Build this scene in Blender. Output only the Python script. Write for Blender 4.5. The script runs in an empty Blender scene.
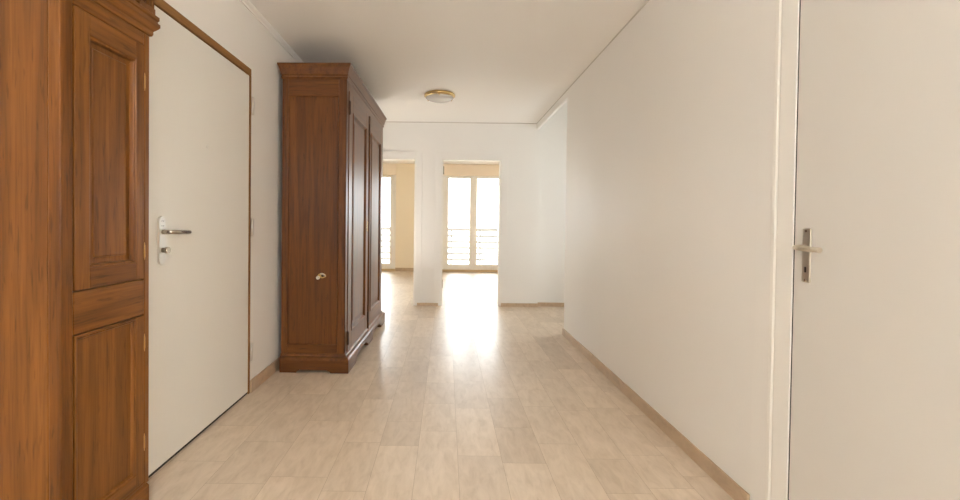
import bpy, bmesh, math, random
from mathutils import Vector, Matrix
random.seed(7)
SC = bpy.context.scene
COL = SC.collection

# ------------------------------------------------------------------ materials
def new_mat(name):
    m = bpy.data.materials.new(name); m.use_nodes = True
    nt = m.node_tree
    return m, nt, nt.nodes['Principled BSDF']

def nd(nt, t, **kw):
    n = nt.nodes.new(t)
    for k, v in kw.items(): setattr(n, k, v)
    return n

def ramp(nt, stops):
    r = nd(nt, 'ShaderNodeValToRGB')
    el = r.color_ramp.elements
    while len(el) < len(stops): el.new(0.5)
    for e, (p, c) in zip(el, stops):
        e.position = p; e.color = (*c, 1)
    return r

def plain(name, col, rough=0.5, metal=0.0, spec=0.5, bump=0.0, bscale=60, var=0.0):
    m, nt, b = new_mat(name)
    b.inputs['Base Color'].default_value = (*col, 1)
    b.inputs['Roughness'].default_value = rough
    b.inputs['Metallic'].default_value = metal
    b.inputs['Specular IOR Level'].default_value = spec
    tc = nd(nt, 'ShaderNodeTexCoord')
    if var:
        n = nd(nt, 'ShaderNodeTexNoise'); n.inputs['Scale'].default_value = 1.3; n.inputs['Detail'].default_value = 4
        nt.links.new(tc.outputs['Object'], n.inputs['Vector'])
        r = ramp(nt, [(0.3, tuple(c*(1-var) for c in col)), (0.7, col)])
        nt.links.new(n.outputs['Fac'], r.inputs['Fac'])
        nt.links.new(r.outputs['Color'], b.inputs['Base Color'])
    if bump:
        n = nd(nt, 'ShaderNodeTexNoise'); n.inputs['Scale'].default_value = bscale; n.inputs['Detail'].default_value = 3
        nt.links.new(tc.outputs['Object'], n.inputs['Vector'])
        bp = nd(nt, 'ShaderNodeBump'); bp.inputs['Strength'].default_value = bump; bp.inputs['Distance'].default_value = 0.002
        nt.links.new(n.outputs['Fac'], bp.inputs['Height'])
        nt.links.new(bp.outputs['Normal'], b.inputs['Normal'])
    return m

def wood(name, dark, mid, light, axis=2, rough=0.3, coat=0.25, scale=1.0, spec=0.5):
    m, nt, b = new_mat(name)
    tc = nd(nt, 'ShaderNodeTexCoord'); oi = nd(nt, 'ShaderNodeObjectInfo')
    off = nd(nt, 'ShaderNodeVectorMath', operation='SCALE'); off.inputs[0].default_value = (7, 5, 3)
    nt.links.new(oi.outputs['Random'], off.inputs['Scale'])
    add = nd(nt, 'ShaderNodeVectorMath', operation='ADD')
    nt.links.new(tc.outputs['Object'], add.inputs[0]); nt.links.new(off.outputs[0], add.inputs[1])
    def stretched(across, along, detail, dist):
        mp = nd(nt, 'ShaderNodeMapping')
        s = [across*scale]*3; s[axis] = along*scale
        mp.inputs['Scale'].default_value = s
        nt.links.new(add.outputs[0], mp.inputs['Vector'])
        n = nd(nt, 'ShaderNodeTexNoise')
        n.inputs['Scale'].default_value = 1; n.inputs['Detail'].default_value = detail; n.inputs['Distortion'].default_value = dist
        nt.links.new(mp.outputs[0], n.inputs['Vector'])
        return n
    big = stretched(19, 1.1, 8, 0.9)
    r = ramp(nt, [(0.28, dark), (0.48, mid), (0.72, light)])
    nt.links.new(big.outputs['Fac'], r.inputs['Fac'])
    fine = stretched(130, 4.0, 4, 0.2)
    r2 = ramp(nt, [(0.35, (0.66, 0.62, 0.58)), (0.55, (1, 1, 1))])
    nt.links.new(fine.outputs['Fac'], r2.inputs['Fac'])
    mul = nd(nt, 'ShaderNodeMix', data_type='RGBA', blend_type='MULTIPLY'); mul.inputs['Factor'].default_value = 0.6
    nt.links.new(r.outputs['Color'], mul.inputs['A']); nt.links.new(r2.outputs['Color'], mul.inputs['B'])
    fleck = stretched(75, 9.0, 2, 0.3)
    r4 = ramp(nt, [(0.30, (0.55, 0.5, 0.45)), (0.40, (1, 1, 1))])
    nt.links.new(fleck.outputs['Fac'], r4.inputs['Fac'])
    mulf = nd(nt, 'ShaderNodeMix', data_type='RGBA', blend_type='MULTIPLY'); mulf.inputs['Factor'].default_value = 0.7
    nt.links.new(mul.outputs['Result'], mulf.inputs['A']); nt.links.new(r4.outputs['Color'], mulf.inputs['B']); mul = mulf
    blot = stretched(2.5, 1.2, 3, 0.5)
    r3 = ramp(nt, [(0.35, (0.82, 0.78, 0.74)), (0.6, (1, 1, 1))])
    nt.links.new(blot.outputs['Fac'], r3.inputs['Fac'])
    mul2 = nd(nt, 'ShaderNodeMix', data_type='RGBA', blend_type='MULTIPLY'); mul2.inputs['Factor'].default_value = 0.7
    nt.links.new(mul.outputs['Result'], mul2.inputs['A']); nt.links.new(r3.outputs['Color'], mul2.inputs['B'])
    nt.links.new(mul2.outputs['Result'], b.inputs['Base Color'])
    b.inputs['Roughness'].default_value = rough
    b.inputs['Specular IOR Level'].default_value = spec
    b.inputs['Coat Weight'].default_value = coat
    b.inputs['Coat Roughness'].default_value = 0.45
    bp = nd(nt, 'ShaderNodeBump'); bp.inputs['Strength'].default_value = 0.12; bp.inputs['Distance'].default_value = 0.001
    nt.links.new(fine.outputs['Fac'], bp.inputs['Height']); nt.links.new(bp.outputs['Normal'], b.inputs['Normal'])
    return m

WALL = (0.865, 0.846, 0.808)
M_wall = plain('wall_paint', WALL, 0.42, spec=0.5, bump=0.08, bscale=180, var=0.02)
M_ceil = plain('ceiling_paint', (0.89, 0.87, 0.835), 0.5, spec=0.4)
M_cream = plain('living_room_cream_paint', (0.90, 0.80, 0.64), 0.7, spec=0.2)
M_peach = plain('shutter_box_peach', (0.90, 0.79, 0.66), 0.6)
M_trimw = plain('door_frame_white_gloss', (0.87, 0.85, 0.80), 0.5, spec=0.35)
M_doorc = plain('entrance_door_cream_gloss', (0.82, 0.80, 0.745), 0.33, spec=0.45, var=0.02)
M_doorw = plain('interior_door_offwhite', (0.72, 0.695, 0.65), 0.4, spec=0.4, var=0.015)
M_pvc = plain('window_frame_white', (0.88, 0.86, 0.82), 0.35)
M_dark = plain('dark_gap', (0.03, 0.022, 0.018), 0.8)
M_nickel = plain('brushed_nickel', (0.62, 0.57, 0.48), 0.32, metal=1.0)
M_steel = plain('satin_steel', (0.80, 0.78, 0.74), 0.28, metal=1.0)
M_levr = plain('lever_dark_steel', (0.50, 0.45, 0.38), 0.25, metal=1.0)
M_brass = plain('polished_brass', (0.66, 0.48, 0.22), 0.18, metal=1.0)
M_brassd = plain('aged_brass', (0.50, 0.30, 0.12), 0.35, metal=1.0)
M_iron = plain('dark_iron_hinge', (0.10, 0.06, 0.04), 0.45, metal=0.8)
M_rail = plain('balcony_rail_paint', (0.125, 0.11, 0.095), 0.5)
M_conc = plain('balcony_concrete', (0.62, 0.60, 0.56), 0.8, bump=0.3)
M_land = plain('far_land', (0.50, 0.52, 0.46), 0.9, var=0.2)

NW = ((0.125, 0.042, 0.006), (0.195, 0.070, 0.011), (0.265, 0.103, 0.019))
M_w1 = wood('honey_wood_upright', *NW, axis=2, rough=0.34, coat=0.0, spec=0.3)
M_w1h = wood('honey_wood_crosswise', *NW, axis=1, rough=0.34, coat=0.0, spec=0.3)
DW = ((0.19, 0.085, 0.020), (0.27, 0.125, 0.032), (0.33, 0.16, 0.045))
M_w1d = wood('door_frame_brown_wood', *DW, axis=1, rough=0.5, coat=0, spec=0.3)
M_w1dv = wood('door_jamb_brown_wood', *DW, axis=2, rough=0.5, coat=0, spec=0.3)
AW = ((0.082, 0.023, 0.002), (0.135, 0.041, 0.0035), (0.182, 0.062, 0.007))
M_w2 = wood('dark_walnut_upright', *AW, axis=2, rough=0.33, coat=0.0, spec=0.5)
M_w2x = wood('dark_walnut_cross_side', *AW, axis=0, rough=0.33, coat=0.0, spec=0.5)
M_w2y = wood('dark_walnut_cross_front', *AW, axis=1, rough=0.33, coat=0.0, spec=0.5)

def stone(name, attr=True, base=(0.665, 0.55, 0.425), dark=(0.55, 0.435, 0.315), rough=0.2):
    m, nt, b = new_mat(name)
    tc = nd(nt, 'ShaderNodeTexCoord')
    vec = tc.outputs['Object']
    if attr:
        at = nd(nt, 'ShaderNodeAttribute'); at.attribute_name = 'tile_tone'
        sep = nd(nt, 'ShaderNodeSeparateColor'); nt.links.new(at.outputs['Color'], sep.inputs[0])
        sc = nd(nt, 'ShaderNodeVectorMath', operation='SCALE'); sc.inputs['Scale'].default_value = 23
        nt.links.new(at.outputs['Color'], sc.inputs[0])
        ad = nd(nt, 'ShaderNodeVectorMath', operation='ADD')
        nt.links.new(vec, ad.inputs[0]); nt.links.new(sc.outputs[0], ad.inputs[1]); vec = ad.outputs[0]
    mp = nd(nt, 'ShaderNodeMapping'); mp.inputs['Scale'].default_value = (22, 7, 12)
    mp.inputs['Rotation'].default_value = (0, 0, 0.12)
    nt.links.new(vec, mp.inputs['Vector'])
    n = nd(nt, 'ShaderNodeTexNoise'); n.inputs['Scale'].default_value = 1; n.inputs['Detail'].default_value = 7
    n.inputs['Roughness'].default_value = 0.62; n.inputs['Distortion'].default_value = 0.6
    nt.links.new(mp.outputs[0], n.inputs['Vector'])
    r = ramp(nt, [(0.30, dark), (0.46, tuple((a*0.6+c*0.4) for a, c in zip(base, dark))), (0.60, base), (0.80, tuple(min(1, c*1.08) for c in base))])
    nt.links.new(n.outputs['Fac'], r.inputs['Fac'])
    mp2 = nd(nt, 'ShaderNodeMapping'); mp2.inputs['Scale'].default_value = (70, 11, 20)
    nt.links.new(vec, mp2.inputs['Vector'])
    n2 = nd(nt, 'ShaderNodeTexNoise'); n2.inputs['Scale'].default_value = 1; n2.inputs['Detail'].default_value = 4
    nt.links.new(mp2.outputs[0], n2.inputs['Vector'])
    rs = ramp(nt, [(0.30, (0.80, 0.76, 0.71)), (0.46, (1, 1, 1))])
    nt.links.new(n2.outputs['Fac'], rs.inputs['Fac'])
    ms = nd(nt, 'ShaderNodeMix', data_type='RGBA', blend_type='MULTIPLY'); ms.inputs['Factor'].default_value = 0.3
    nt.links.new(r.outputs['Color'], ms.inputs['A']); nt.links.new(rs.outputs['Color'], ms.inputs['B'])
    out = ms.outputs['Result']
    if attr:
        r2 = ramp(nt, [(0.0, (0.90, 0.88, 0.855)), (0.3, (0.98, 0.975, 0.97)), (1.0, (1.06, 1.06, 1.06))])
        nt.links.new(sep.outputs[0], r2.inputs['Fac'])
        mx = nd(nt, 'ShaderNodeMix', data_type='RGBA', blend_type='MULTIPLY'); mx.inputs['Factor'].default_value = 1
        nt.links.new(out, mx.inputs['A']); nt.links.new(r2.outputs['Color'], mx.inputs['B']); out = mx.outputs['Result']
    nt.links.new(out, b.inputs['Base Color'])
    b.inputs['Roughness'].default_value = rough
    b.inputs['Specular IOR Level'].default_value = 0.9
    if attr:
        b.inputs['Coat Weight'].default_value = 0.22; b.inputs['Coat Roughness'].default_value = 0.2
    w = nd(nt, 'ShaderNodeTexNoise'); w.inputs['Scale'].default_value = 5; w.inputs['Detail'].default_value = 2
    nt.links.new(tc.outputs['Object'], w.inputs['Vector'])
    bp = nd(nt, 'ShaderNodeBump'); bp.inputs['Strength'].default_value = 0.10; bp.inputs['Distance'].default_value = 0.003
    nt.links.new(w.outputs['Fac'], bp.inputs['Height']); nt.links.new(bp.outputs['Normal'], b.inputs['Normal'])
    return m
M_floor = stone('travertine_tiles', rough=0.46)
M_grout = plain('tile_joint', (0.40, 0.30, 0.20), 0.6)
M_skirt = stone('travertine_skirting', attr=False, base=(0.55, 0.40, 0.265), dark=(0.44, 0.31, 0.20), rough=0.35)
M_thresh = plain('tan_threshold', (0.62, 0.46, 0.28), 0.45)

def glass_pane(name):
    m, nt, b = new_mat(name)
    nt.nodes.remove(b)
    out = nt.nodes['Material Output']
    tr = nd(nt, 'ShaderNodeBsdfTransparent'); tr.inputs['Color'].default_value = (0.96, 0.98, 0.98, 1)
    gl = nd(nt, 'ShaderNodeBsdfGlossy'); gl.inputs['Roughness'].default_value = 0.02
    fr = nd(nt, 'ShaderNodeFresnel'); fr.inputs['IOR'].default_value = 1.45
    mx = nd(nt, 'ShaderNodeMixShader')
    nt.links.new(fr.outputs[0], mx.inputs[0]); nt.links.new(tr.outputs[0], mx.inputs[1]); nt.links.new(gl.outputs[0], mx.inputs[2])
    nt.links.new(mx.outputs[0], out.inputs[0])
    return m
M_glass = glass_pane('window_glass')
M_bowl, _nt, _b = new_mat('lamp_frosted_glass')
_b.inputs['Base Color'].default_value = (0.93, 0.90, 0.86, 1); _b.inputs['Roughness'].default_value = 0.12
_b.inputs['Transmission Weight'].default_value = 0.45; _b.inputs['IOR'].default_value = 1.4

# ------------------------------------------------------------------ mesh builder
class MB:
    def __init__(s, *mats): s.bm = bmesh.new(); s.mats = list(mats)
    def faces(s, pts, quads, mi=0, smooth=False):
        vs = [s.bm.verts.new(p) for p in pts]
        for q in quads:
            try: f = s.bm.faces.new([vs[i] for i in q])
            except ValueError: continue
            f.material_index = mi; f.smooth = smooth
    def box(s, x0, x1, y0, y1, z0, z1, mi=0, f=None):
        p = [(x, y, z) for z in (z0, z1) for y in (y0, y1) for x in (x0, x1)]
        if f: p = [f(*q) for q in p]
        s.faces(p, [(0,2,3,1),(4,5,7,6),(0,1,5,4),(2,6,7,3),(0,4,6,2),(1,3,7,5)], mi)
    def loft(s, rings, mi=0, cap0=True, cap1=True, closed=True, smooth=False):
        n = len(rings[0]); pts = [p for r in rings for p in r]; q = []
        for k in range(len(rings)-1):
            for i in range(n if closed else n-1):
                j = (i+1) % n
                q.append((k*n+i, k*n+j, (k+1)*n+j, (k+1)*n+i))
        vs = [s.bm.verts.new(p) for p in pts]
        for a in q:
            f = s.bm.faces.new([vs[i] for i in a]); f.material_index = mi; f.smooth = smooth
        if cap0: f = s.bm.faces.new(vs[:n]); f.material_index = mi
        if cap1: f = s.bm.faces.new(vs[-n:]); f.material_index = mi
    def rectring(s, a0, a1, z0, z1, prof, f, mi=0, cap=True, cap_mi=None):
        """picture-frame profile: (inset, depth) rings inside a rectangle, mapped by f(a, d, z)"""
        rings = [[f(a0+i, d, z0+i), f(a1-i, d, z0+i), f(a1-i, d, z1-i), f(a0+i, d, z1-i)] for i, d in prof]
        s.loft(rings, mi, cap0=False, cap1=cap)
        if cap and cap_mi is not None:
            s.bm.faces.ensure_lookup_table(); s.bm.faces[-1].material_index = cap_mi
    def plinth(s, x0, x1, y0, y1, prof, mi=0, back=0.0):
        """mitred moulding round three sides: prof = (overhang, z); the -X side overhangs by back*o"""
        rings = [[(x0-back*o, y0-o, z), (x1+o, y0-o, z), (x1+o, y1+o, z), (x0-back*o, y1+o, z)] for o, z in prof]
        s.loft(rings, mi)
    def tube(s, pts, r, n=10, mi=0):
        pts = [Vector(p) for p in pts]; rings = []
        for i, p in enumerate(pts):
            t = (pts[min(i+1, len(pts)-1)] - pts[max(i-1, 0)]).normalized()
            u = t.cross(Vector((0, 0, 1)))
            if u.length < 0.01: u = t.cross(Vector((1, 0, 0)))
            u.normalize(); v = t.cross(u)
            rr = r[i] if isinstance(r, (list, tuple)) else r
            rings.append([p + rr*(math.cos(2*math.pi*k/n)*u + math.sin(2*math.pi*k/n)*v) for k in range(n)])
        s.loft(rings, mi, smooth=True)
    def lathe(s, cx, cy, prof, n=48, mi=0):
        rings = [[(cx+r*math.cos(2*math.pi*k/n), cy+r*math.sin(2*math.pi*k/n), z) for k in range(n)] for r, z in prof]
        s.loft(rings, mi, smooth=True)
    def prism(s, outline, f, d0, d1, mi=0):
        s.loft([[f(a, d0, z) for a, z in outline], [f(a, d1, z) for a, z in outline]], mi)
    def build(s, name, parent=None, base=None, bevel=0.0, smooth_angle=None):
        me = bpy.data.meshes.new(name)
        bmesh.ops.recalc_face_normals(s.bm, faces=s.bm.faces)
        p = parent; off = Vector((0, 0, 0))
        if base is not None: off = Vector(base)
        elif parent is not None:
            q = parent
            while q is not None: off += q.location; q = q.parent
        bmesh.ops.translate(s.bm, verts=s.bm.verts, vec=-off)
        s.bm.to_mesh(me); s.bm.free()
        for m in s.mats: me.materials.append(m)
        o = bpy.data.objects.new(name, me); COL.objects.link(o)
        if parent is not None: o.parent = parent
        if base is not None:
            o.location = base
        if bevel:
            md = o.modifiers.new('Bevel', 'BEVEL'); md.width = bevel; md.segments = 2; md.limit_method = 'ANGLE'
            md.angle_limit = math.radians(40); md.harden_normals = False
        return o

def tag(o, label, cat, kind=None, group=None):
    o['label'] = label; o['category'] = cat
    if kind: o['kind'] = kind
    if group: o['group'] = group
    return o
def thing(name, loc, label, cat, kind=None, group=None):
    o = bpy.data.objects.new(name, None); o.location = loc; o.empty_display_size = 0.1; COL.objects.link(o)
    return tag(o, label, cat, kind, group)
def struct(name, mb, label, cat, bevel=0):
    return tag(mb.build(name, bevel=bevel), label, cat, 'structure')

# ------------------------------------------------------------------ key dimensions
XL, XR, HC, YB, T = -1.30, 1.236, 2.548, 5.97, 0.14
YF, XH, YW = -1.70, 3.20, 10.20          # wall behind the camera, side hall, window wall
XA = -1.68                                # niche wall behind the honey cabinet
YR = 1.80                                 # niche return
YC = 4.46                                 # end of right corridor wall
XLV = -3.0                                # living room left wall
HH = 3.05                                 # side hall ceiling
DL = (1.862, 2.850, 2.110)                # entrance door hole y0,y1,top
DR = (0.660, 1.530, 2.045)                # right door hole
O1 = (-1.235, -0.425, 2.046)              # opening left
O2 = (-0.072, 0.762, 2.046)               # opening right

# ------------------------------------------------------------------ floor
mb = MB(M_floor, M_grout)
X0, X1, Y0, Y1 = -3.0, 3.2, YF, YW+0.0
mb.box(X0, X1, Y0, Y1, -0.15, -0.0012, 1)
cols = [-3.0, -2.77, -2.54, -2.30, -2.06, -1.82, -1.56, -1.30, -1.04, -0.78, -0.52, -0.33, -0.13, 0.07, 0.285, 0.495, 0.70, 0.90, 1.10, 1.32, 1.54, 1.76, 1.98, 2.20, 2.42, 2.64, 2.86, 3.2]
tones = []
G = 0.0008
nb = len(mb.bm.faces)
for a, b in zip(cols[:-1], cols[1:]):
    y = Y0 - random.uniform(0, 0.3)
    while y < Y1:
        L = random.choice((0.27, 0.36, 0.41, 0.46, 0.55, 0.62))
        ya, yb = max(y, Y0)+G, min(y+L, Y1)-G
        if yb - ya > 0.02:
            mb.faces([(a+G, ya, 0), (b-G, ya, 0), (b-G, yb, 0), (a+G, yb, 0)], [(0, 1, 2, 3)], 0)
            tones.append((random.random(), random.random(), random.random(), 1))
        y += L
fl = mb.build('floor')
at = fl.data.attributes.new('tile_tone', 'FLOAT_COLOR', 'FACE')
for i, f in enumerate(fl.data.polygons):
    at.data[i].color = tones[i-nb] if i >= nb else (0.5, 0.5, 0.5, 1)
tag(fl, 'polished beige travertine tile floor of the corridor', 'floor', 'structure')

# ------------------------------------------------------------------ ceiling and walls
mb = MB(M_ceil)
mb.box(-3.14, XR+0.03, YF-T, YW+T, HC, HC+0.15); mb.box(XR+0.03, 3.34, YF-T, YC-T, HC, HC+0.15); mb.box(XR+0.03, 3.34, YB+T, YW+T, HC, HC+0.15)
mb.box(XR+0.03, 3.34, YC-T, YB+T, HH, HH+0.15)            # the side hall is a little higher
struct('ceiling', mb, 'plain off-white plaster ceiling above the corridor', 'ceiling')

mb = MB(M_wall)
mb.box(XL-T, XL, YR, DL[0], 0, HC); mb.box(XL-T, XL, DL[1], YB, 0, HC); mb.box(XL-T, XL, DL[0], DL[1], DL[2]+0.0, HC)
mb.box(XA-T, XL-T, YR, YR+T, 0, HC)
struct('wall_left', mb, 'long off-white wall on the left around the cream entrance door', 'wall')
mb = MB(M_wall); mb.box(XA-T, XA, YF, YR, 0, HC)
struct('wall_niche', mb, 'short wall behind the honey wood cabinet at far left', 'wall')

mb = MB(M_wall)
mb.box(XR, XR+T, YF, DR[0], 0, HC); mb.box(XR, XR+T, DR[1], YC, 0, HC); mb.box(XR, XR+T, DR[0], DR[1], DR[2], HC)
mb.box(XR, XR+0.03, YC, YB, 2.462, HC)                       # header over the side hall opening
struct('wall_right', mb, 'long off-white wall on the right with the flush door', 'wall')
mb = MB(M_wall); mb.box(XR+T, XH, YC-T, YC, 0, HH); mb.box(XR+0.03, XR+T, YC-T, YC, HC, HH); mb.box(XR-0.07, XR+0.03, YC-T, YB+T, HC+0.15, HH+0.15)
struct('wall_hall_near', mb, 'hidden near wall of the side hall behind the right wall corner', 'wall')

mb = MB(M_wall)
xs = [XL-T, O1[0], O1[1], O2[0], O2[1], 1.285]
for a, b in ((0, 1), (2, 3), (4, 5)): mb.box(xs[a], xs[b], YB, YB+T, 0, HC)
for o in (O1, O2): mb.box(o[0], o[1], YB, YB+T, o[2], HC)
mb.box(-3.0, XL-T, YB, YB+T, 0, HC)
struct('wall_back', mb, 'off-white end wall with two tall openings to the bright room', 'wall')
mb = MB(M_wall); mb.box(1.285, XH, YB+0.05, YB+T, 0, HH)
struct('wall_hall_back', mb, 'brighter strip of end wall right of the corner inside the side hall', 'wall')

# side hall wall and wall behind the camera, each with an added unseen window
def MBbox(m, *a):
    b = MB(m); b.box(*a); return b
def wall_with_hole(axis, c0, c1, u0, u1, hole, mat, top=2.548):
    h0, h1, z0, z1 = hole; mb = MB(mat)
    for (a, b, c, d) in ((u0, h0, 0, top), (h1, u1, 0, top), (h0, h1, 0, z0), (h0, h1, z1, top)):
        if axis == 'x': mb.box(c0, c1, a, b, c, d)
        else: mb.box(a, b, c0, c1, c, d)
    return mb
HW = (4.75, 5.75, 0.6, 2.2)
struct('wall_hall_right', wall_with_hole('x', XH, XH+T, YC-T, YB+T, HW, M_wall, HH), 'wall with an added window at the end of the side hall', 'wall')
FW = (-1.00, 0.50, 0.85, 2.10)
struct('wall_front', wall_with_hole('y', YF-T, YF, XA-T, XR+T, FW, M_wall), 'wall with an added wide window opposite the end wall', 'wall')

# bright room behind
W1 = (-0.09, 2.73, 0.05, 2.28)  # runs on past the view: outer leaves added for light and reflections
W2 = (-2.66, -1.20, 0.05, 2.28)
mb = MB(M_cream)
for a, b in ((XLV-T, W2[0]), (W2[1], W1[0]), (W1[1], XH+T)): mb.box(a, b, YW, YW+T, 0, HC)
for w in (W1, W2):
    mb.box(w[0], w[1], YW, YW+T, -0.1, 0.004)
struct('wall_window', mb, 'cream wall between the balcony windows of the bright room', 'wall')
struct('wall_room_left', MBbox(M_cream, XLV-T, XLV, YB, YW, 0, HC), 'cream left wall of the bright room', 'wall')
struct('wall_room_right', MBbox(M_cream, XH, XH+T, YB+T, YW, 0, HC), 'cream right wall of the bright room', 'wall')

# ------------------------------------------------------------------ baseboards, cornices, casings
def skirt(name, label, segs, h=0.072, t=0.012):
    mb = MB(M_skirt)
    for s in segs: mb.box(*s[:4], 0, s[4] if len(s) > 4 else h)
    return struct(name, mb, label, 'baseboard', bevel=0.002)
skirt('baseboard_right', 'tan stone baseboard along the right wall', [(XR-0.012, XR, 1.715, YC), (XR-0.012, XR+T, YC, YC+0.012), (XR-0.012, XR, YF, 0.55)])
skirt('baseboard_left', 'tan stone baseboard between the entrance door and the big armoire', [(XL, XL+0.012, DL[1]+0.008, YB, 0.085)])
skirt('baseboard_back', 'low tan stone baseboard along the end wall between the openings', [(O1[1]+0.03, O2[0]-0.03, YB-0.012, YB, 0.04), (O2[1]+0.01, 1.285, YB-0.012, YB, 0.05), (1.285, XH, YB+0.038, YB+0.05, 0.055)])
skirt('baseboard_room', 'tan baseboard under the balcony windows in the bright room', [(XLV, W2[0], YW-0.014, YW, 0.08), (W2[1], W1[0], YW-0.014, YW, 0.08), (W1[1], XH, YW-0.014, YW, 0.08)])

def cornice(name, label, prof, f, d0, d1, m=None):
    mb = MB(m or M_ceil); mb.prism(prof, f, d0, d1); return struct(name, mb, label, 'cornice')
pl = [(0, -0.030), (0.010, -0.030), (0.012, -0.022), (0.030, -0.010), (0.034, 0), (0, 0)]
cornice('trim_1', 'thin plaster cornice along the top of the left wall', pl, lambda a, d, z: (XL+a, d, HC+z), YR, YB)
M_taupe = plain('taupe_strip', (0.60, 0.56, 0.51), 0.7, spec=0.2)  # darker taupe strip along the line where wall meets ceiling
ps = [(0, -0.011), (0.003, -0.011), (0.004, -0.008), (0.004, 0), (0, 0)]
cornice('trim_2', 'fine taupe strip along the top of the right wall', ps, lambda a, d, z: (XR-a, d, HC+z), YF, YB, M_taupe)
cornice('trim_3', 'fine taupe strip along the top of the end wall', ps, lambda a, d, z: (d, YB-a, HC+z), XL, XR, M_taupe)

for k, (o, nm) in enumerate(((O1, 'left'), (O2, 'right'))):
    mb = MB(M_trimw)
    # lining of the opening plus flat architrave
    mb.box(o[0]-0.001, o[0]+0.022, YB-0.004, YB+T+0.004, 0, o[2]); mb.box(o[1]-0.022, o[1]+0.001, YB-0.004, YB+T+0.004, 0, o[2])
    mb.box(o[0], o[1], YB-0.004, YB+T+0.004, o[2]-0.02, o[2])
    mb2 = MB(M_wall)
    tr = struct('trim_%d' % (4+k), mb, 'pale painted lining of the %s opening in the end wall' % nm, 'door frame', bevel=0.001)
    w = 0.085
    mb2.box(o[0]-w, o[0], YB-0.008, YB, 0, o[2]+w); mb2.box(o[1], o[1]+w, YB-0.008, YB, 0, o[2]+w); mb2.box(o[0], o[1], YB-0.008, YB, o[2], o[2]+w)
    mb2.build('architrave', tr, bevel=0.002)
    if k == 1:
        for z in (0.25, 1.83):
            h = MB(M_levr); h.tube([(o[0]+0.027, YB+0.02, z), (o[0]+0.027, YB+0.02, z+0.11)], 0.008, 8); h.build('hinge', tr)

# ------------------------------------------------------------------ balcony windows (window_1, window_2), added unseen windows
def window(name, w, y, label, leaves=2, fw=0.05, sash=0.09, flip=None, blind=True, tan=True):
    x0, x1, z0, z1 = w
    f = flip or (lambda a, d, z: (a, y+d, z))
    root = thing(name, f((x0+x1)/2, 0.07, z0), label, 'window', 'structure')
    def B(*a): return a
    mb = MB(M_pvc)
    for q in ((x0, x0+fw, z0, z1), (x1-fw, x1, z0, z1), (x0+fw, x1-fw, z0, z0+fw), (x0+fw, x1-fw, z1-fw*0.5, z1)):
        mb.box(q[0], q[1], 0.03, 0.10, q[2], q[3], f=f)
    mb.build('frame', root, bevel=0.003)
    n = leaves; W = (x1-x0-2*fw)/n
    for i in range(n):
        a0 = x0+fw+i*W; a1 = a0+W; b0 = z0+fw; b1 = z1-fw*0.5
        mb = MB(M_pvc); s = sash
        for q in ((a0, a0+s, b0, b1), (a1-s, a1, b0, b1), (a0+s, a1-s, b0, b0+s*0.9), (a0+s, a1-s, b1-s*0.4, b1)):
            mb.box(q[0], q[1], 0.015, 0.07, q[2], q[3], f=f)
        sh = mb.build('sash', root, bevel=0.004)
        g = MB(M_glass); g.box(a0+s, a1-s, 0.038, 0.044, b0+s*0.9, b1-s*0.4, f=f); g.build('pane', sh)
    if blind:
        mb = MB(M_peach); mb.box(x0, x1, -0.015, 0.13, z1, HC-0.001, f=f); b = mb.build('shutter_box', root, bevel=0.004); b['label'] = 'peach roller shutter box'
    if tan:
        mb = MB(M_thresh); mb.box(x0, x1, -0.035, 0.13, z0-0.045, z0, f=f); b = mb.build('sill', root, bevel=0.004); b['label'] = 'tan wooden sill'
    return root
window('window_1', W1, YW, 'white balcony window with wide mullions seen through the right opening', 4)
window('window_2', W2, YW, 'white balcony window seen through the left opening beside the armoire')
window('window_3', HW, XH, 'added unseen window at the end of the side hall', 2, flip=lambda a, d, z: (XH+d, a, z), blind=False, tan=False)  # added out of view to let daylight into the side hall
window('window_4', FW, YF, 'added unseen wide window opposite the end wall', 3, flip=lambda a, d, z: (a, YF-d, z), blind=False, tan=False)  # added out of view to bring daylight from behind the camera


# ------------------------------------------------------------------ balcony and outside
mb = MB(M_conc); mb.box(-3.2, 3.3, YW+T, YW+1.55, -0.17, -0.02)
struct('balcony_slab', mb, 'concrete balcony floor outside the windows', 'balcony')
rt = thing('balcony_railing', (0, YW+1.45, -0.02), 'pale railing of horizontal bars on the balcony outside the windows', 'railing')
for x in (-3.1, -2.0, -0.9, 0.14, 0.92, 2.0, 3.1):
    mb = MB(M_rail); mb.box(x-0.02, x+0.02, YW+1.43, YW+1.47, -0.02, 0.98); mb.build('post', rt, bevel=0.003)
mb = MB(M_rail); mb.box(-3.15, 3.15, YW+1.41, YW+1.49, 0.94, 1.03); mb.build('handrail', rt, bevel=0.008)
for z in (0.14, 0.30, 0.46, 0.62, 0.78):
    mb = MB(M_rail); mb.box(-3.12, 3.12, YW+1.44, YW+1.46, z, z+0.06); mb.build('bar', rt, bevel=0.004)
mb = MB(M_land); mb.box(-900, 900, 13, 1800, -18.3, -18)
struct('ground', mb, 'pale hazy ground far below the balcony', 'ground')

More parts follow.
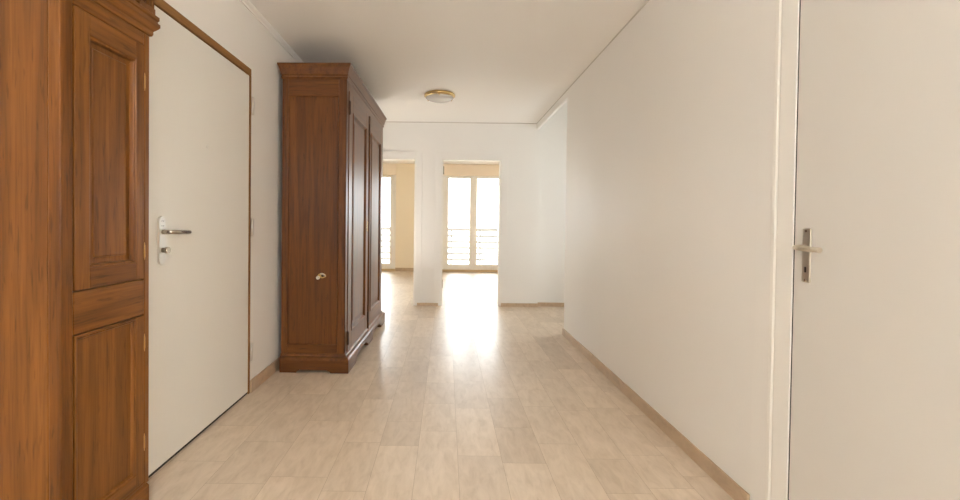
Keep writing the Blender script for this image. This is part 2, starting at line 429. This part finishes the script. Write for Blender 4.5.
# ------------------------------------------------------------------ entrance door (door_1)
fx = lambda a, d, z: (XL+d, a, z)
dr = thing('door_1', (XL, (DL[0]+DL[1])/2, 0), 'flush cream entrance door in a thin brown wooden frame', 'door', 'structure')
mb = MB(M_doorc); mb.box(DL[0]+0.016, DL[1]-0.013, -0.045, -0.004, 0.016, DL[2]-0.008, f=fx)
leaf = mb.build('door_leaf', dr, bevel=0.002)
mb = MB(M_w1d, M_w1dv)
mb.box(DL[0]-0.03, DL[1]+0.003, -0.05, 0.003, DL[2]-0.004, DL[2]+0.040, 0, f=fx)
mb.box(DL[0]-0.03, DL[0]+0.013, -0.05, 0.003, 0, DL[2]-0.004, 1, f=fx); mb.box(DL[1]-0.010, DL[1]+0.006, -0.05, 0.002, 0, DL[2]-0.004, 1, f=fx)
fr = mb.build('door_frame', dr, bevel=0.002); fr['label'] = 'thin brown wooden door frame'
mb = MB(M_dark); mb.box(DL[0], DL[1], -0.12, -0.05, 0, DL[2], f=fx); mb.box(DL[0]+0.013, DL[1]-0.010, -0.05, -0.010, 0.0003, 0.012, f=fx)  # dark fill behind the leaf, dark strip as shade in the gap below
mb.build('gap_fill', dr)
hd = MB(M_steel)
# long rounded plate
def capsule(a, z0, z1, hw, n=8):
    pts = []
    for k in range(n+1): t = math.pi*k/n; pts.append((a+hw*math.cos(t), z1-hw+hw*math.sin(t)))
    for k in range(n+1): t = math.pi+math.pi*k/n; pts.append((a+hw*math.cos(t), z0+hw+hw*math.sin(t)))
    return pts
PY = 1.960
hd.prism(capsule(PY, 0.945, 1.168, 0.024), fx, -0.004, 0.008)
plate = hd.build('handle_plate', dr, bevel=0.002); plate['label'] = 'pale steel lock plate'
mb = MB(M_levr)
mb.tube([(XL+0.006, PY, 1.095), (XL+0.040, PY, 1.095), (XL+0.050, PY+0.006, 1.095), (XL+0.054, PY+0.020, 1.095), (XL+0.054, PY+0.128, 1.092)], [0.011, 0.010, 0.010, 0.0105, 0.0095], 12)
mb.build('lever', plate)
mb = MB(M_levr)
mb.tube([(XL+0.007, PY, 1.012), (XL+0.020, PY, 1.012), (XL+0.022, PY, 1.012), (XL+0.036, PY, 1.012)], [0.012, 0.012, 0.015, 0.015], 14)
mb.build('lock_cylinder', plate)
mb = MB(M_dark)
for dy in (-0.006, 0.006):
    for dz in (0, 0.022):
        mb.tube([(XL+0.0075, PY+dy, 1.145-dz), (XL+0.0086, PY+dy, 1.145-dz)], 0.0022, 8)
mb.build('screw', plate)
mb = MB(M_steel); mb.tube([(XL-0.006, 2.344, 1.549), (XL-0.002, 2.344, 1.549)], 0.010, 14); mb.build('peephole', dr)
for z in (0.22, 1.05, 1.85):
    mb = MB(M_steel); mb.tube([(XL+0.014, DL[1]+0.0, z), (XL+0.014, DL[1]+0.0, z+0.115)], 0.0085, 10); mb.build('hinge', dr)

# ------------------------------------------------------------------ right flush door (door_2)
gx = lambda a, d, z: (XR-d, a, z)
d2 = thing('door_2', (XR, (DR[0]+DR[1])/2, 0), 'flush off-white door with a nickel lever in the right wall', 'door', 'structure')
mb = MB(M_doorw); mb.box(DR[0]+0.006, DR[1]-0.006, -0.045, 0.0, 0.006, DR[2]-0.006, f=gx); mb.build('door_leaf', d2, bevel=0.002)
mb = MB(M_trimw, M_wall)
def casing(a0, a1, h0, h1):
    pass
yo = DR[1]
# far jamb casing: stepped section, far edge to the door
prof = [(0.0, 0.0), (0.0, 0.004), (0.068, 0.0046), (0.073, 0.0036), (0.077, 0.0046), (0.082, 0.0066), (0.097, 0.007), (0.100, 0.005), (0.100, 0.0)]
mb.loft([[gx(yo+a, d, 0.0) for a, d in prof], [gx(yo+a, d, DR[2]+a) for a, d in prof], [gx(DR[0]-a, d, DR[2]+a) for a, d in prof], [gx(DR[0]-a, d, 0.0) for a, d in prof]], 0)
mb.box(yo-0.0005, yo+0.0, -0.05, 0.004, 0, DR[2], 0, f=gx)
fr2 = mb.build('door_frame', d2); fr2['label'] = 'glossy white stepped door frame'
mb = MB(M_wall); mb.box(yo+0.100, yo+0.182, 0.0, 0.0035, 0, HC-0.012, f=gx); mb.build('backing_strip', d2, bevel=0.001)
mb = MB(M_dark); mb.box(DR[0], DR[1], -0.12, -0.05, 0, DR[2], f=gx); mb.box(DR[1]-0.006, DR[1]-0.0006, -0.05, -0.0015, 0, DR[2], f=gx); mb.build('gap_fill', d2)  # dark fill behind the leaf; dark strip paints shade into the side gap
QY = 1.468
mb = MB(M_nickel); mb.box(QY-0.0165, QY+0.0165, 0.0, 0.007, 0.962, 1.146, f=gx); pl2 = mb.build('handle_plate', d2, bevel=0.003); pl2['label'] = 'brushed nickel handle plate'
mb = MB(M_nickel)
mb.tube([(XR-0.005, QY, 1.082), (XR-0.038, QY, 1.082), (XR-0.047, QY-0.006, 1.082), (XR-0.050, QY-0.02, 1.081), (XR-0.050, QY-0.105, 1.078)], [0.009, 0.0085, 0.0085, 0.009, 0.0085], 12)
mb.build('lever', pl2)
mb = MB(M_dark); mb.prism(capsule(QY, 0.996, 1.016, 0.0035), gx, 0.006, 0.0078); mb.build('keyhole', pl2)
mb = MB(M_levr)
for z in (0.970, 1.138): mb.tube([(XR-0.0065, QY, z), (XR-0.0082, QY, z)], 0.0035, 10)
mb.build('screw', pl2)

# ------------------------------------------------------------------ honey wood cabinet at near left
CX, CY0, CY1 = -1.200, 1.340, 1.738
cb = thing('tall_cabinet', (-1.42, 1.54, 0), 'tall narrow honey brown panelled cabinet cut by the left edge, beside the entrance door', 'cabinet')
cf = lambda a, d, z: (CX+d, a, z)
mb = MB(M_w1)
mb.box(-1.665, CX-0.028, CY0+0.001, CY1-0.001, 0.07, 1.985); mb.build('carcass', cb)
mb = MB(M_w1); mb.box(-1.655, CX-0.042, CY0-0.001, CY0+0.010, 0.09, 1.885); mb.build('side_panel', cb, bevel=0.002)
mb = MB(M_w1, M_w1h)
for q in ((CY0-0.002, 1.383, 0.085, 1.886, 0), (1.7085, CY1, 0.085, 1.886, 0), (1.383, 1.7085, 1.838, 1.886, 1), (1.383, 1.7085, 0.772, 0.913, 1), (1.383, 1.7085, 0.085, 0.098, 1)):
    mb.box(q[0], q[1], -0.040, 0.0, q[2], q[3], q[4], f=cf)
mb.build('front_frame', cb, bevel=0.004)
def cab_door(a0, a1, z0, z1, pa0, pa1, pz0, pz1, deep, hinge_z, raised):
    g = lambda a, d, z: cf(a, d+0.001, z)
    mb = MB(M_w1, M_w1h)
    for q in ((a0, pa0, z0, z1, 0), (pa1, a1, z0, z1, 0), (pa0, pa1, z0, pz0, 1), (pa0, pa1, pz1, z1, 1)):
        mb.box(q[0], q[1], -0.026, 0, q[2], q[3], q[4], f=g)
    dd = mb.build('door', cb, bevel=0.0015)
    mb = MB(M_w1)
    prof = [(0, -0.001), (0.002, -0.004), (0.007, -0.005), (0.009, -0.008), (0.012, -deep), (0.013, -deep)]
    if raised: prof += [(0.030, -deep+0.0005), (0.033, -deep+0.003), (0.036, -deep+0.0035)]
    mb.rectring(pa0, pa1, pz0, pz1, prof, g); mb.build('panel', dd)
    for z in hinge_z:
        mb = MB(M_brassd); mb.tube([g(a1+0.002, 0.001, z), g(a1+0.002, 0.001, z+0.010), g(a1+0.002, 0.001, z+0.012), g(a1+0.002, 0.001, z+0.058), g(a1+0.002, 0.001, z+0.060), g(a1+0.002, 0.001, z+0.070)], [0.001, 0.002, 0.003, 0.003, 0.002, 0.001], 8)
        h = mb.build('hinge', dd); h['label'] = 'small brass hinge'
    return dd
cab_door(1.389, 1.706, 0.916, 1.835, 1.447, 1.664, 0.985, 1.765, 0.019, (0.99, 1.66), True)
cab_door(1.389, 1.706, 0.100, 0.769, 1.396, 1.664, 0.150, 0.762, 0.014, (0.225, 0.625), False)
# cornice between the two tiers
mb = MB(M_w1h)
mb.plinth(-1.665, CX, CY0, CY1, [(0, 1.885), (0.006, 1.888), (0.009, 1.896), (0.009, 1.908), (0.013, 1.912), (0.021, 1.922), (0.026, 1.930), (0.026, 1.942), (0.020, 1.946), (0.020, 1.952), (0.024, 1.957), (0.024, 1.970), (0.016, 1.976), (0.0, 1.986)])
mb.build('cornice', cb)
# upper tier with fluted corner, crown
mb = MB(M_w1)
mb.box(-1.665, CX-0.004, CY0+0.004, CY1+0.004, 1.984, 2.26)
mb.build('upper_tier', cb, bevel=0.003)
mb = MB(M_w1)
mb.box(CX-0.003, CX+0.012, 1.664, 1.754, 1.976, 2.0)
for k in range(4):
    y = 1.674+k*0.0235
    mb.tube([(CX+0.002, y, 2.0), (CX+0.002, y, 2.26)], 0.0105, 10)
mb.build('fluted_pilaster', cb)
mb = MB(M_w1)
mb.box(CX-0.003, CX+0.012, 1.324, 1.400, 1.976, 2.0)
for k in range(3):
    y = 1.340+k*0.0235
    mb.tube([(CX+0.002, y, 2.0), (CX+0.002, y, 2.26)], 0.0105, 10)
mb.build('fluted_pilaster', cb)
mb = MB(M_w1h); mb.plinth(-1.665, CX, CY0, CY1, [(0.004, 2.25), (0.014, 2.262), (0.018, 2.28), (0.03, 2.30), (0.04, 2.325), (0.04, 2.34), (0.0, 2.345)]); mb.build('crown', cb)
mb = MB(M_w1h); mb.plinth(-1.665, CX, CY0, CY1, [(0.0, 0.0), (0.0, 0.07), (-0.004, 0.08), (-0.01, 0.085)]); mb.build('base', cb)

# ------------------------------------------------------------------ big dark armoire
AX0, AX1, AY0, AY1 = -1.244, -0.751, 3.285, 4.930
ar = thing('armoire', ((AX0+AX1)/2, (AY0+AY1)/2, 0), 'large dark walnut two-door armoire standing against the left wall', 'armoire')
af = lambda a, d, z: (AX1+d, a, z)           # front, faces the corridor
sf = lambda a, d, z: (a, AY0-d, z)           # near side
mb = MB(M_w2)
mb.box(AX0+0.01, AX1-0.012, AY0+0.014, AY1, 0.09, 2.25); mb.build('carcass', ar)
ar.rotation_euler.z = math.radians(-1.1)
# near side frame and sunk panel
mb = MB(M_w2, M_w2x)
zt, zb = 2.245, 0.118
mb.box(AX0, AX0+0.048, -0.014, 0, zb, zt, 0, f=sf); mb.box(AX1-0.060, AX1, -0.014, 0, zb, zt, 0, f=sf)
mb.box(AX0+0.048, AX1-0.060, -0.014, 0, 2.105, zt, 1, f=sf); mb.box(AX0+0.048, AX1-0.060, -0.014, 0, zb, 0.205, 1, f=sf)
sfr = mb.build('side_frame', ar, bevel=0.003)
mb = MB(M_w2); mb.rectring(AX0+0.048, AX1-0.060, 0.205, 2.105, [(0, 0), (0.003, -0.004), (0.006, -0.008), (0.008, -0.008)], sf); mb.build('side_panel', sfr)
mb = MB(M_steel, M_brass, M_dark)
kx, kz = -0.925, 0.735
mb.prism([(kx-0.006+0.034*math.cos(t), kz+0.002+0.020*math.sin(t)) for t in [2*math.pi*k/18 for k in range(18)]], sf, -0.010, -0.003, 1)
mb.tube([sf(kx-0.030, -0.006, kz-0.010), sf(kx-0.030, 0.010, kz-0.011), sf(kx-0.030, 0.016, kz-0.011), sf(kx-0.030, 0.028, kz-0.011)], [0.008, 0.008, 0.014, 0.013], 12, 0)
mb.tube([sf(kx-0.018, -0.004, kz+0.012), sf(kx-0.012, 0.010, kz+0.018), sf(kx+0.004, 0.016, kz+0.019), sf(kx+0.018, 0.012, kz+0.010), sf(kx+0.022, 0.006, kz-0.002)], [0.005, 0.006, 0.006, 0.006, 0.004], 10, 0)
mb.tube([sf(kx-0.008, -0.004, kz+0.000), sf(kx-0.002, 0.012, kz+0.004), sf(kx+0.010, 0.012, kz-0.002)], [0.005, 0.007, 0.004], 10, 2)
hk = mb.build('hook', sfr); hk['label'] = 'small metal hook on the side panel'
# front frame
mb = MB(M_w2, M_w2y)
for q in ((AY0, 3.345, zb, zt, 0), (4.870, AY1, zb, zt, 0), (3.345, 4.870, 2.165, zt, 1)):
    mb.box(q[0], q[1], -0.014, 0.0, q[2], q[3], q[4], f=af)
mb.build('front_frame', ar, bevel=0.003)
def arm_door(a0, a1, hinge_at):
    z0, z1 = 0.122, 2.165
    w = 0.115
    p0, p1, q0, q1 = a0+w, a1-w, z0+0.15, z1-0.14
    g = lambda a, d, z: af(a, d+0.006, z)
    mb = MB(M_w2, M_w2y)
    for q in ((a0, p0, z0, z1, 0), (p1, a1, z0, z1, 0), (p0, p1, z0, q0, 1), (p0, p1, q1, z1, 1)):
        mb.box(q[0], q[1], -0.018, 0, q[2], q[3], q[4], f=g)
    d = mb.build('door', ar, bevel=0.003)
    mb = MB(M_w2); mb.rectring(p0, p1, q0, q1, [(0, 0), (0.004, 0.005), (0.012, 0.006), (0.018, 0.0), (0.024, -0.012), (0.034, -0.014), (0.060, -0.008), (0.075, -0.004), (0.08, -0.004)], g); mb.build('panel', d)
    for z in (0.19, 1.98):
        mb = MB(M_iron); mb.tube([g(hinge_at, 0.004, z), g(hinge_at, 0.004, z+0.01), g(hinge_at, 0.004, z+0.10), g(hinge_at, 0.004, z+0.11)], [0.003, 0.008, 0.008, 0.003], 8); mb.build('hinge', d)
    return d
d1 = arm_door(3.348, 4.105, 3.346)
dd2 = arm_door(4.109, 4.867, 4.109)
mb = MB(M_w2); mb.tube([af(4.121, 0.008, 0.13), af(4.121, 0.008, 2.16)], 0.010, 8); mb.build('astragal', dd2)
mb = MB(M_brass); mb.prism(capsule(4.055, 1.06, 1.16, 0.014), af, 0.005, 0.009); e = mb.build('escutcheon', d1); e['label'] = 'brass keyhole plate'
# cornice
mb = MB(M_w2y)
mb.plinth(AX0, AX1, AY0, AY1, [(0, 2.232), (0.006, 2.236), (0.010, 2.244), (0.010, 2.252), (0.006, 2.255), (0.006, 2.262), (0.014, 2.266), (0.014, 2.272), (0.018, 2.290), (0.024, 2.312), (0.030, 2.326), (0.034, 2.330), (0.036, 2.334), (0.036, 2.345), (0.030, 2.347)], back=0.75)
mb.build('cornice', ar)
# base: moulded plinth with cut-out apron boards
mb = MB(M_w2y)
mb.plinth(AX0, AX1, AY0, AY1, [(0.0, 0.140), (0.008, 0.136), (0.012, 0.128), (0.014, 0.122), (0.030, 0.116), (0.038, 0.104), (0.040, 0.094), (0.0, 0.094)], back=-0.05); mb.build('base_moulding', ar)
def apron(a0, a1, h, cuts):
    o = [(a0, 0), ]
    for c0, c1, top, r in cuts:
        o += [(c0, 0), (c0+r*0.25, top*0.45), (c0+r*0.5, top*0.62), (c0+r, top*0.75), (c0+r*1.3, top), (c1-r*1.3, top), (c1-r, top*0.75), (c1-r*0.5, top*0.62), (c1-r*0.25, top*0.45), (c1, 0)]
    o += [(a1, 0), (a1, h), (a0, h)]
    return o
mb = MB(M_w2x); mb.prism(apron(AX0+0.004, AX1+0.038, 0.094, [(AX0+0.13, AX1-0.10, 0.022, 0.02)]), sf, -0.006, 0.036); mb.build('side_apron', ar, bevel=0.002)
mb = MB(M_w2y); mb.prism(apron(AY0-0.034, AY1+0.036, 0.094, [(AY0+0.22, AY0+0.72, 0.062, 0.08), (AY1-0.72, AY1-0.22, 0.062, 0.08)]), af, -0.006, 0.038); mb.build('front_apron', ar, bevel=0.002)
mb = MB(M_w2x); mb.box(AX0+0.004, AX1-0.006, AY1-0.006, AY1+0.028, 0, 0.094); mb.build('far_apron', ar, bevel=0.002)
mb = MB(M_w2y); mb.box(AX0+0.004, AX0+0.03, AY0+0.006, AY1-0.006, 0, 0.094); mb.build('back_apron', ar, bevel=0.002)

# ------------------------------------------------------------------ ceiling lamp
def ceiling_lamp(LX, LY, label):
    lp = thing('ceiling_lamp', (LX, LY, HC), label, 'lamp')
    mb = MB(M_brass); mb.lathe(LX, LY, [(0.10, HC), (0.160, HC-0.001), (0.168, HC-0.008), (0.168, HC-0.022), (0.160, HC-0.030), (0.150, HC-0.034), (0.145, HC-0.040), (0.135, HC-0.034), (0.12, HC-0.02)]); o = mb.build('ring', lp); o['label'] = 'polished brass ring'
    mb = MB(M_bowl); mb.lathe(LX, LY, [(0.148, HC-0.034), (0.149, HC-0.042), (0.140, HC-0.050), (0.115, HC-0.060), (0.08, HC-0.067), (0.04, HC-0.071), (0.008, HC-0.072)]); o = mb.build('glass_bowl', lp); o['label'] = 'frosted glass bowl'
    for k in range(3):
        t = 0.5+k*2*math.pi/3
        mb = MB(M_brass); x, y = LX+0.150*math.cos(t), LY+0.150*math.sin(t)
        mb.tube([(x, y, HC-0.030), (x, y, HC-0.048), (x, y, HC-0.054)], [0.006, 0.007, 0.003], 8); mb.build('clip', lp)
ceiling_lamp(-0.088, 4.69, 'round flush ceiling lamp with brass ring and frosted glass bowl, before the two openings')
# added unseen fill uplighters: one behind the camera, one in the corner behind the armoire
UPL = ((0.75, -1.15, 1.80), (-1.04, 5.40, 0.45))
for (UX, UY, UH), lab in zip(UPL, ('added fill light behind the camera, built as a tall white uplighter', 'added fill light hidden behind the armoire, built as a low white uplighter')):
    ul = thing('fill_uplighter', (UX, UY, 0), lab, 'lamp')
    mb = MB(M_pvc); mb.lathe(UX, UY, [(0.14, 0), (0.14, 0.015), (0.03, 0.03), (0.012, 0.04)]); mb.build('base', ul)
    mb = MB(M_pvc); mb.tube([(UX, UY, 0.03), (UX, UY, UH-0.08)], 0.012, 12); mb.build('pole', ul)
    mb = MB(M_pvc); mb.lathe(UX, UY, [(0.02, UH-0.10), (0.06, UH-0.095), (0.14, UH-0.05), (0.175, UH), (0.170, UH), (0.135, UH-0.045), (0.06, UH-0.085)]); mb.build('fill_shade', ul)

# ------------------------------------------------------------------ light
w = bpy.data.worlds.new('overcast_sky'); SC.world = w; w.use_nodes = True
bg = w.node_tree.nodes['Background']
bg.inputs['Color'].default_value = (0.965, 0.98, 1.0, 1); bg.inputs['Strength'].default_value = 8.0
def portal(name, loc, rot, sx, sy):
    l = bpy.data.lights.new(name, 'AREA'); l.shape = 'RECTANGLE'; l.size = sx; l.size_y = sy
    l.cycles.is_portal = True
    o = bpy.data.objects.new(name, l); o.location = loc; o.rotation_euler = rot; COL.objects.link(o)
H2 = math.pi/2
for wn in (W1, W2):
    portal('daylight_portal', ((wn[0]+wn[1])/2, YW+0.20, (wn[2]+wn[3])/2), (-H2, 0, 0), wn[1]-wn[0], wn[3]-wn[2])
portal('daylight_portal', (XH+0.20, (HW[0]+HW[1])/2, (HW[2]+HW[3])/2), (0, H2, 0), HW[3]-HW[2], HW[1]-HW[0])
portal('daylight_portal', ((FW[0]+FW[1])/2, YF-0.20, (FW[2]+FW[3])/2), (H2, 0, 0), FW[1]-FW[0], FW[3]-FW[2])

for (ux, uy, uh), pw in zip(UPL, (32, 5)):  # fill lights added to even out the brightness
    l = bpy.data.lights.new('fill_uplight', 'AREA'); l.shape = 'DISK'; l.size = 0.30; l.energy = pw; l.color = (0.98, 0.985, 1.0) if pw > 10 else (1.0, 0.95, 0.88)
    o = bpy.data.objects.new('fill_uplight', l); o.location = (ux, uy, uh+0.03); o.rotation_euler = (math.pi, 0, 0); COL.objects.link(o)
# ------------------------------------------------------------------ camera
P, RO, PXC, PYC, FPX = 0.015, 0.0118, 446.2, 229.7, 430.0
fwd = Vector((0, math.cos(P), -math.sin(P))); up0 = Vector((0, math.sin(P), math.cos(P))); r0 = Vector((1, 0, 0))
c, s = math.cos(RO), math.sin(RO)
right = c*r0 + s*up0; up = -s*r0 + c*up0
cam = bpy.data.cameras.new('camera'); co = bpy.data.objects.new('camera', cam); COL.objects.link(co)
cam.sensor_fit = 'HORIZONTAL'; cam.sensor_width = 36; cam.lens = FPX/960*36
cam.shift_x = (480-PXC)/960; cam.shift_y = (PYC-250)/960
m = Matrix((( right.x, up.x, -fwd.x, 0), (right.y, up.y, -fwd.y, 0), (right.z, up.z, -fwd.z, 1.15), (0, 0, 0, 1)))
co.matrix_world = m
cam.clip_start = 0.05; cam.clip_end = 3000
SC.camera = co

vs = SC.view_settings
vs.view_transform = 'Standard'; vs.look = 'None'; vs.gamma = 1; vs.exposure = 1.0; vs.use_curve_mapping = False
SC.cycles.max_bounces = 14; SC.cycles.diffuse_bounces = 10; SC.cycles.glossy_bounces = 5; SC.cycles.transparent_max_bounces = 10
SC.cycles.sample_clamp_indirect = 8
